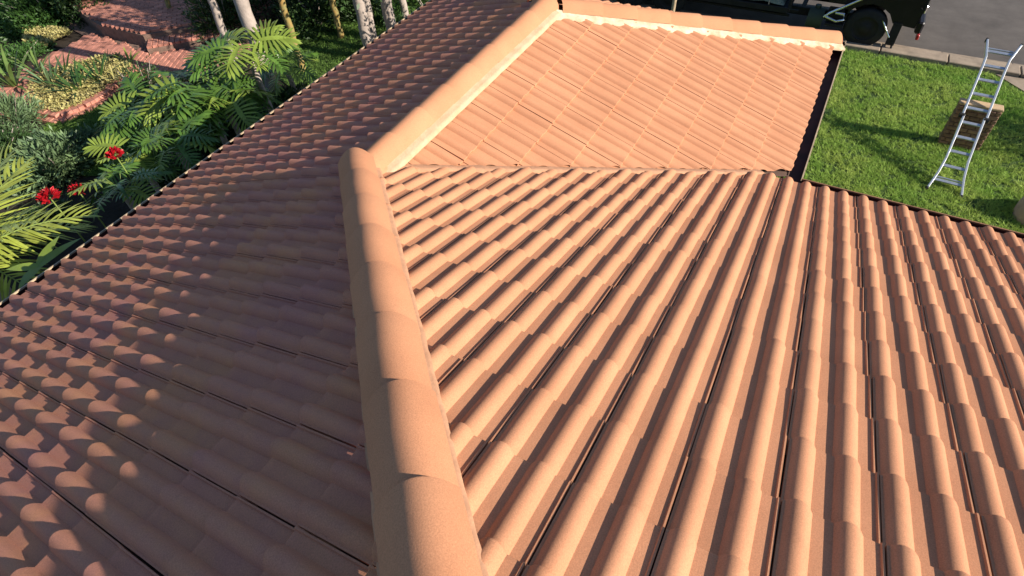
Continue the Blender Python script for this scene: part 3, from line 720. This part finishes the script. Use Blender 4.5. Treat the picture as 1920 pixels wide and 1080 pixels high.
# ------------------------------------------------------------------ plants
def leaf_strip(mb, P0, d, up, L, wd, droop=.3, n=3, tipw=.12, mi=0, basew=.5, tp=2.2):
    """tapering ribbon leaf / leaf lobe"""
    P0 = Vector(P0); d = Vector(d).normalized(); s = d.cross(up).normalized(); vs = []
    for i in range(n + 1):
        f_ = i / n; w_ = wd * (basew + (1 - basew) * math.sin(min(1, f_ * 1.9) * math.pi / 2)) * (1 - f_ ** tp) + wd * tipw * .15
        c = P0 + d * L * f_ - Vector((0, 0, 1)) * droop * L * f_ * f_
        vs += [c - s * w_ / 2, c + s * w_ / 2]
    fs = [(2 * i, 2 * i + 1, 2 * i + 3, 2 * i + 2) for i in range(n)]
    mb.add(vs, fs, mi, True)
def philo_leaf(seed, m):
    """one big deeply lobed leaf: base at origin, tip along +X, length about 1"""
    rr = random.Random(seed); mb = MB(); up = Vector((0, 0, 1))
    n = 10; vs = []; fs = []
    mid = lambda f_: Vector((f_, 0, .10 * f_ - .34 * f_ * f_))
    for i in range(8):                                    # central web
        f_ = i / 7; w_ = .06 * math.sin(math.pi * (f_ * .8 + .14)) + .012
        for k in (-1, 0, 1): vs.append(mid(f_ * .92) + Vector((0, k * w_, abs(k) * w_ * .25)))
    for i in range(7):
        for k in (0, 1): fs.append((i * 3 + k, i * 3 + k + 1, (i + 1) * 3 + k + 1, (i + 1) * 3 + k))
    mb.add(vs, fs, 0, True)
    for i in range(n):
        f_ = i / (n - 1)
        ang = R(118 - 92 * f_ ** .9); L_ = (.22 + .32 * math.sin(math.pi * (.25 + f_ * .62))) * rr.uniform(.9, 1.1)
        for sg in (-1, 1):
            d = Vector((math.cos(ang), sg * math.sin(ang), .22 - .15 * f_ + rr.uniform(-.08, .08)))
            leaf_strip(mb, mid(.02 + f_ * .80) + Vector((0, sg * .02, 0)), d, (Vector((0, 0, 1)) + Vector((0, sg * .3, 0)) + Vector((rr.uniform(-.25, .25), 0, 0))).normalized(), L_, .082 * rr.uniform(.8, 1.2), .22 + rr.uniform(0, .25), 5, tp=5.0)
    leaf_strip(mb, mid(.80), Vector((1, 0, -.3)), up, .32, .065, .3, 4)
    return mb.data('leaf', m)
PL = [philo_leaf(i, M['philo']) for i in range(4)]; PY = [philo_leaf(i + 9, M['philo_y']) for i in range(2)]
STM = MB().tube([(0, 0, 0), (.33, 0, .05), (.66, 0, .05), (1, 0, 0)], [.020, .016, .013, .010], 6).data('leaf_stem', M['stem'])
def philodendron(x, y, zc, n, size, label, yfrac=.1, spread=(.35, 1.15), az0=0, stem_r=.05, pet=.75):
    e = empty('philodendron', (x, y, G), label, 'plant', 'large philodendrons beside the eave')
    tr_ = MB(); tr_.tube([(x, y, G), (x + .03, y - .02, (G + zc) / 2), (x, y, zc)], [stem_r * 1.2, stem_r, stem_r], 9); local('trunk', tr_, M['bark'], e)
    c = Vector((x, y, zc))
    for i in range(n):
        a = az0 + i * 2.39996 + random.uniform(-.25, .25); el = spread[0] + (spread[1] - spread[0]) * ((i + .5) / n) + random.uniform(-.1, .1)
        Lp = size * pet * random.uniform(.8, 1.2)
        d = Vector((math.cos(a) * math.cos(el), math.sin(a) * math.cos(el), math.sin(el)))
        q = c + d * Lp
        el2 = el - R(random.uniform(35, 70)); L_ = size * random.uniform(.85, 1.15)
        mx = Matrix.Translation(q) @ Matrix.Rotation(a + random.uniform(-.3, .3), 4, 'Z') @ Matrix.Rotation(-el2, 4, 'Y') @ Matrix.Rotation(random.uniform(-.5, .5), 4, 'X') @ Matrix.Scale(L_, 4)
        lf = link('leaf', random.choice(PY if random.random() < yfrac else PL), e, mx)
        mx2 = axis_frame(c, q - c) @ Matrix.Scale(Lp, 4)
        link('leaf_stem', STM, lf, mx2)
    return e
PX = lambda u, v, z: at(u, v, z)
def phil(u, v, h, n, size, label, **k):
    p = PX(u, v, G + h); return philodendron(p.x, p.y, G + h, n, size, label, **k)
phil(385, 190, 1.15, 26, .64, 'largest philodendron with lobed glossy leaves in the middle of the garden border')
phil(285, 225, .95, 16, .50, 'philodendron with lobed leaves left of the largest one, beside the back lawn')
phil(335, 285, 1.15, 14, .48, 'yellowish philodendron above the red flower nearest the eave', yfrac=.45)
phil(470, 115, 1.65, 14, .54, 'philodendron growing at the foot of the thick pale palm trunk', yfrac=.3)
phil(430, 215, 1.0, 13, .50, 'philodendron with long bare stems rising close to the gutter', yfrac=.3, pet=1.0)
phil(232, 362, 1.45, 10, .36, 'small bright philodendron right beside the gutter', yfrac=.55)
phil(265, 310, 1.0, 10, .42, 'dark philodendron between the red flower and the eave', yfrac=.2)
phil(540, 140, .6, 10, .42, 'low philodendron at the foot of the yellow palm stem')

def shrub(x, y, z0, rx, ry, h, n, m, label, leaf=.07, core=True, wdt=.4, cat='shrub', name='shrub', group=None):
    """leafy shrub: many single leaves spread through an uneven volume over branching stems"""
    e = empty(name, (x, y, z0), label, cat, group)
    st = MB()
    for k in range(6):
        a = k * 1.05 + random.uniform(-.3, .3)
        st.tube([(x + .04 * math.cos(a), y + .04 * math.sin(a), z0), (x + rx * .3 * math.cos(a), y + ry * .3 * math.sin(a), z0 + h * .4), (x + rx * .6 * math.cos(a), y + ry * .6 * math.sin(a), z0 + h * .8)], [.022, .015, .006], 5)
    local('branches', st, M['bark'], e)
    N = n; u = rng.normal(size=(N, 3)); u /= np.linalg.norm(u, axis=1)[:, None]
    u[:, 2] = np.abs(u[:, 2]) * 1.0 - .15 * rng.random(N)
    rad = rng.random(N) ** .35
    sx = rng.uniform(0, 100)
    lump = np.array([.78 + .42 * noise.noise(Vector((a * 2.6 + sx, b * 2.6, c * 2.6))) + .2 * noise.noise(Vector((a * 7 + sx, b * 7, c * 7))) for a, b, c in u])
    P_ = u * (rad * lump)[:, None] * np.array([rx, ry, h]) * 1.12 + np.array([x, y, z0 + .04])
    P_[:, 2] = np.maximum(P_[:, 2], z0 + .02)
    d = u + rng.normal(0, .55, (N, 3)); d[:, 2] += .25; d /= np.linalg.norm(d, axis=1)[:, None]
    r2 = rng.normal(size=(N, 3)); s = np.cross(d, r2); s /= np.linalg.norm(s, axis=1)[:, None]
    L_ = leaf * rng.uniform(.6, 1.3, N)[:, None]
    V = np.empty((N * 4, 3)); V[0::4] = P_; V[1::4] = P_ + d * L_ * .5 + s * L_ * wdt * .5; V[2::4] = P_ + d * L_; V[3::4] = P_ + d * L_ * .5 - s * L_ * wdt * .5
    me = bpy.data.meshes.new('foliage'); me.from_pydata(V.tolist(), [], np.arange(N * 4).reshape(-1, 4).tolist()); me.materials.append(m)
    fo = link('foliage', me, e); fo['kind'] = 'stuff'
    return e
def shr(u, v, rx, ry, h, n, m, label, z=G, **k):
    p = at(u, v, z); return shrub(p.x, p.y, z, rx, ry, h, n, m, label, **k)
shr(100, 38, 1.5, .75, .95, 8000, M['shrub2'], 'broad dark green shrub at the top left behind the yellow bed', leaf=.11)
shr(20, 30, 1.8, 1.4, 1.9, 7000, M['shrub'], 'very dark tall shrub in the top left corner', leaf=.12)
shr(160, 25, 1.0, 1.2, 2.1, 6000, M['shrub'], 'dark shrub standing at the corner of the brick terrace', leaf=.11)
shr(285, 190, .55, .5, .95, 3600, M['shrub'], 'small dark leaved bush between the brick path and the philodendrons', leaf=.06)
shr(115, 320, .95, .62, .62, 5200, M['succ'], 'low mound of grey green upright leaves below the back lawn', leaf=.13, wdt=.28)
shr(180, 285, .5, .4, .45, 1400, M['succ'], 'low grey green foliage left of the red flower by the philodendrons', leaf=.12, wdt=.3)
shr(30, 240, .62, .5, .75, 3000, M['succ'], 'soft grey green tufted plant at the left edge beside the red pot', leaf=.16, wdt=.14)
shr(10, 300, .8, .5, .5, 2600, M['shrub'], 'dark low shrub in the shade at the left edge', leaf=.08)
shr(600, 45, 1.3, .8, 1.4, 6500, M['shrub'], 'dark shrub in the shade behind the side lawn', leaf=.10)
shr(500, 30, 1.1, 1.0, 2.1, 6500, M['shrub'], 'tall dark shrub behind the thick pale palm trunk', leaf=.11)
shr(690, 20, 1.2, .9, 1.6, 6500, M['shrub'], 'dark shrub behind the pair of palm trunks', leaf=.10)
shr(738, 45, .34, .3, 1.1, 1500, M['shrub2'], 'bright green small shrub between the two palm trunks', leaf=.08)
shr(800, 0, .8, .6, 1.6, 4000, M['shrub2'], 'light green shrub touching the far end of the gutter', leaf=.09)
shr(430, 60, .9, .8, 1.5, 5000, M['shrub'], 'dark bush between the two leaning pale palm trunks', leaf=.10)
shr(395, 260, 1.2, .6, .45, 3200, M['shrub'], 'dark undergrowth below the large philodendrons', leaf=.10)
shr(540, 205, .9, .4, .4, 2400, M['shrub'], 'dark low undergrowth along the eave near the palm trunk', leaf=.08)
shr(330, 350, .8, .4, .45, 1800, M['shrub'], 'dark undergrowth between the gutter and the garden', leaf=.09)
shr(60, 450, 1.0, .4, .45, 1800, M['shrub'], 'dark undergrowth below the bright palm fronds', leaf=.09)
# tall hedge that closes the garden
for k in range(7):
    shrub(2.2 + k * 2.0, 19.5 + random.uniform(-.4, .4) - k * .35, G, 1.35, 1.0, 3.0 + random.uniform(-.3, .5), 3000, M['shrub'], '%s dark hedge shrub from the left at the far end of the back garden' % ['first', 'second', 'third', 'fourth', 'fifth', 'sixth', 'seventh'][k], leaf=.16, name='hedge_shrub', cat='hedge', group='hedge shrubs closing the back garden')
for k in range(3):
    shrub(12.5 + k * 1.6, 12.0 - k * 2.0, G, 1.2, 1.2, 3.2, 2800, M['shrub'], 'dark tall hedge shrub beyond the side lawn, %s' % ['farthest of the three', 'middle of the three', 'nearest of the three'][k], leaf=.16, name='hedge_shrub', cat='hedge', group='hedge shrubs beyond the side lawn')

def strappy(u, v, n, L0, wd, m, label, z=G, name='strap_leaf_plant', erect=1.2, cat='plant'):
    p = at(u, v, z); e = empty(name, (p.x, p.y, z), label, cat)
    for i in range(n):
        a = i * 2.4 + random.uniform(-.3, .3); el = erect - .75 * (i / n) + random.uniform(-.1, .1)
        mb = MB(); d = Vector((math.cos(a) * math.cos(el), math.sin(a) * math.cos(el), math.sin(el)))
        upv = Vector((-math.cos(a) * math.sin(el), -math.sin(a) * math.sin(el), math.cos(el)))
        leaf_strip(mb, (p.x + .03 * math.cos(a), p.y + .03 * math.sin(a), z + .02), d, upv, L0 * random.uniform(.7, 1.1), wd, .28, 6)
        local('leaf', mb, m, e)
    return e
strappy(30, 165, 16, 1.25, .10, M['strap'], 'tall plant of long green strap leaves by the yellow bed at the left edge')
strappy(75, 140, 12, .9, .07, M['strap'], 'smaller clump of strap leaves beside the brick path')
strappy(100, 165, 18, .9, .07, M['succ'], 'spiky plant at the left end of the kidney shaped bed')
strappy(150, 175, 22, 1.0, .07, M['shrub2'], 'spiky dark plant in the middle of the kidney shaped bed')
strappy(190, 158, 20, .95, .06, M['shrub2'], 'spiky plant in the upper part of the kidney shaped bed')
strappy(222, 165, 12, .6, .06, M['yellow'], 'yellow green bromeliad at the right end of the kidney shaped bed')
strappy(245, 120, 9, .5, .06, M['philo_y'], 'yellow green leafy plant beside the brick path')
strappy(125, 145, 16, .8, .06, M['shrub'], 'dark spiky plant at the back of the kidney shaped bed')
strappy(205, 130, 14, .6, .06, M['shrub'], 'dark spiky plant beside the yellow green plant near the brick path')
shrub(7.7, 4.5, G, 1.5, .8, 2.15, 6000, M['shrub'], 'added dark rounded shrub behind the far corner of the wing roof, shading the side lawn', leaf=.09)  # shrub added to cast shade over the side lawn
shr(40, 112, .9, .45, .30, 2600, M['shrub2'], 'low green ground plants between the small yellow bed and the strap leaves', leaf=.07)
# red flowers
def flower(u, v, h, r, label):
    p = at(u, v, G + h); e = empty('red_flower', (p.x, p.y, G), label, 'flower')
    st = MB().tube([(p.x, p.y, G), (p.x + .02, p.y, G + h * .5), (p.x, p.y, G + h)], [.012, .010, .008], 6); local('stem', st, M['stem'], e)
    mb = MB()
    for i in range(90):
        d = Vector((random.gauss(0, 1), random.gauss(0, 1), abs(random.gauss(0, 1)) * .8 - .1)).normalized(); b = Vector((p.x, p.y, G + h)) + d * r * .35
        s_ = d.cross(Vector((random.gauss(0, 1), random.gauss(0, 1), random.gauss(0, 1)))).normalized() * r * .18; L_ = r * random.uniform(.5, .8)
        mb.add([b, b + d * L_ * .6 + s_, b + d * L_, b + d * L_ * .6 - s_], [(0, 1, 2, 3)])
    local('petals', mb, M['red'], e)
flower(216, 290, 1.95, .11, 'red flower head beside the philodendrons, the upper one of the three')
flower(93, 370, 1.85, .13, 'bright red flower head nearest the palm fronds, in full sun')
flower(146, 357, 1.5, .11, 'dark red flower head in the shade between the other two')
# red terracotta pot at the left edge
p = at(-8, 215, G + .3); pot = MB()
prof = [(.13, 0), (.19, .28), (.225, .28), (.225, .34), (.195, .34), (.17, .24), (.001, .24)]; vs = []; fs = []
for k in range(24):
    q = 2 * math.pi * k / 24
    for r_, z_ in prof: vs.append((p.x + r_ * 1.3 * math.cos(q), p.y + r_ * 1.3 * math.sin(q), G + z_ * 1.2))
m_ = len(prof)
for k in range(24):
    for i in range(m_ - 1): fs.append((k * m_ + i, ((k + 1) % 24) * m_ + i, ((k + 1) % 24) * m_ + i + 1, k * m_ + i + 1))
pot.add(vs, fs, 0, True); tag(link('plant_pot', pot.data('plant_pot', M['pot'])), 'red terracotta pot cut off by the left edge of the photo', 'pot')

# ------------------------------------------------------------------ palms
def frond(L0, nl, ll, m, arch=.5, vdn=.35, wd=.035):
    mb = MB(); rp = MB()
    mid = lambda f_: Vector((f_ * L0, 0, arch * .35 * L0 * f_ - arch * L0 * f_ * f_))
    rp.tube([mid(i / 8) for i in range(9)], [.014 * (1 - .8 * i / 8) + .003 for i in range(9)], 5)
    for i in range(nl):
        f_ = .14 + .86 * i / (nl - 1); L_ = ll * math.sin(math.pi * (.22 + f_ * .70)) + .05
        for sg in (-1, 1):
            an = R(72 - 42 * f_ + random.uniform(-6, 6))
            d = Vector((math.cos(an), sg * math.sin(an), .12 - vdn * random.uniform(.3, 1)))
            leaf_strip(mb, mid(f_), d, Vector((0, -sg * .35, 1)).normalized(), L_, wd, .28, 4, basew=.35)
    return mb.data('leaflets', m), rp.data('frond', M['stem'])
FR = {'bright': [frond(1.5, 18, .60, M['palmleaf'], .5, wd=.055) for _ in range(2)], 'dark': [frond(1.7, 20, .46, M['palmdark'], .75, .5) for _ in range(2)]}
def palm(x, y, h, r0_, r1_, barkm, kind, n, label, size=1.0, lean_=(0, 0), el=(.1, 1.25), group='pale palm trunks beyond the eave', az_=0):
    e = empty('palm_tree', (x, y, G), label, 'palm tree', group)
    tr_ = MB(); k = 26; pts = []; rd = []
    for i in range(k + 1):
        f_ = i / k; pts.append((x + lean_[0] * f_ + .01 * math.sin(i * 1.3), y + lean_[1] * f_ + .01 * math.cos(i * 1.7), G + h * f_)); rd.append((r0_ + (r1_ - r0_) * f_) * (1 + .035 * (i % 2)) * (1.18 if i == 0 else 1))
    tr_.tube(pts, rd, 14); local('trunk', tr_, barkm, e)
    c = Vector(pts[-1])
    for i in range(n):
        a = az_ + i * 2.39996; ee = el[0] + (el[1] - el[0]) * (i + .5) / n
        lm, rm_ = random.choice(FR[kind]); mx = Matrix.Translation(c) @ Matrix.Rotation(a, 4, 'Z') @ Matrix.Rotation(-ee, 4, 'Y') @ Matrix.Scale(size * random.uniform(.85, 1.1), 4)
        fr_ = link('frond', rm_, e, mx); link('leaflets', lm, fr_, mx)
    return e
b = at(515, 178); palm(b.x, b.y, 5.6, .125, .135, M['bark'], 'dark', 11, 'thick pale palm trunk rising from beside the gutter', 1.1)
b = at(440, 112); palm(b.x, b.y, 5.4, .085, .075, M['bark'], 'dark', 10, 'slender pale palm trunk left of the thick one', 1.0)
b = at(568, 132); palm(b.x, b.y, 4.2, .07, .055, M['bark2'], 'dark', 9, 'thin yellow brown palm stem standing before the lit side lawn', .9)
b = at(696, 112); palm(b.x, b.y, 4.6, .115, .105, M['bark'], 'dark', 10, 'pale palm trunk with hanging fronds, left one of the pair by the far eave', 1.0)
b = at(738, 78); palm(b.x, b.y, 5.4, .125, .115, M['bark'], 'dark', 10, 'pale palm trunk, right one of the pair by the far eave', 1.0)
b = at(762, 45); palm(b.x, b.y, 5.0, .085, .075, M['bark'], 'dark', 9, 'narrow pale palm trunk closest to the far end of the gutter', .95)
b = at(-75, 470, G + 2.15); palm(b.x, b.y, 2.0, .10, .09, M['bark'], 'bright', 14, 'low palm with bright yellow green fronds at the left edge beside the gutter', .74, el=(-.1, 1.1), group=None)
b = at(640, 70); palm(b.x, b.y, 2.55, .07, .06, M['bark2'], 'bright', 10, 'short palm with drooping fronds behind the left palm of the pair', .62, el=(-.2, .9), group=None)
b = at(330, 40); palm(b.x, b.y, 2.6, .06, .05, M['bark2'], 'bright', 9, 'small palm with a drooping frond above the brick terrace', .6, el=(-.3, .8), group=None)

# big two lobed leaf plant next to the gutter
p = at(72, 500, G + 2.35)
e = empty('broad_leaf_plant', (p.x, p.y, G), 'plant with a folded two lobed bright leaf beside the gutter', 'plant')
q = MB().tube([(p.x - .25, p.y + .05, G), (p.x - .2, p.y + .05, G + 1.4), (p.x, p.y, G + 2.35)], [.02, .015, .01], 6); local('stem', q, M['stem'], e)
for an, L_ in ((.5, .42), (-.1, .45), (2.2, .3), (3.6, .3)):
    q = MB(); leaf_strip(q, (p.x, p.y, G + 2.35), Vector((math.cos(an), math.sin(an), .25)), Vector((0, 0, 1)), L_, .13, .2, 6); local('leaf', q, M['philo_y'], e)

# right edge: pale stone with dark plant, hedge outside that throws the shade on the lawn
p = at(1925, 405); st = MB(); n1, n2 = 14, 9; vs = []; fs = []
for j in range(n2 + 1):
    for i in range(n1):
        a = 2 * math.pi * i / n1; b_ = math.pi / 2 * j / n2; rr = 1 + .12 * noise.noise(Vector((math.cos(a) * 2, math.sin(a) * 2, b_ * 2)))
        vs.append((p.x + .33 * rr * math.cos(a) * math.cos(b_), p.y - .02 + .20 * rr * math.sin(a) * math.cos(b_), G - .02 + .38 * math.sin(b_) * rr))
for j in range(n2):
    for i in range(n1): fs.append((j * n1 + i, j * n1 + (i + 1) % n1, (j + 1) * n1 + (i + 1) % n1, (j + 1) * n1 + i))
st.add(vs, fs, 0, True); tag(link('garden_stone', st.data('garden_stone', M['concrete'])), 'pale rounded stone at the right edge of the lawn', 'stone')
shrub(9.35, -7.55, G, 1.25, .8, 1.45, 8000, M['shrub'], 'clipped dark shrub just outside the right edge shading the lawn', leaf=.07)
shrub(6.9, -6.25, G, .30, .22, .32, 900, M['shrub'], 'small dark shrub beside the pale stone at the right edge', leaf=.06)

# broadleaf tree added to shade the brick terrace, crown out of view
def tree(x, y, h, r, label, n=9000):
    e = empty('added_shade_tree', (x, y, G), label, 'tree')
    tb_ = MB(); tb_.tube([(x, y, G), (x + .05, y, G + h * .3), (x - .03, y + .05, G + h * .6)], [.11, .085, .07], 10)
    for k in range(7):
        a = k * .9; tb_.tube([(x - .03, y + .05, G + h * (.45 + .02 * k)), (x + r * .5 * math.cos(a), y + r * .5 * math.sin(a), G + h * .75), (x + r * .8 * math.cos(a), y + r * .8 * math.sin(a), G + h * .95)], [.045, .028, .01], 6)
    local('trunk', tb_, M['bark'], e)
    N = n; cl = rng.normal(0, .42, (26, 3)) * [r, r, h * .24] + [x, y, G + h * .78]
    P_ = cl[rng.integers(0, 26, N)] + rng.normal(0, .24 * r, (N, 3)) * [1, 1, .7]
    d = rng.normal(size=(N, 3)); d /= np.linalg.norm(d, axis=1)[:, None]; q = np.cross(d, rng.normal(size=(N, 3))); q /= np.linalg.norm(q, axis=1)[:, None]
    L_ = .13 * rng.uniform(.6, 1.3, N)[:, None]; V = np.empty((N * 4, 3))
    V[0::4] = P_; V[1::4] = P_ + d * L_ * .5 + q * L_ * .22; V[2::4] = P_ + d * L_; V[3::4] = P_ + d * L_ * .5 - q * L_ * .22
    me = bpy.data.meshes.new('crown'); me.from_pydata(V.tolist(), [], np.arange(N * 4).reshape(-1, 4).tolist()); me.materials.append(M['shrub'])
    link('crown', me, e)['kind'] = 'stuff'
tree(7.3, 6.3, 3.5, 1.6, 'added broadleaf tree among the palms past the wing roof, its dark crown shading the brick terrace')
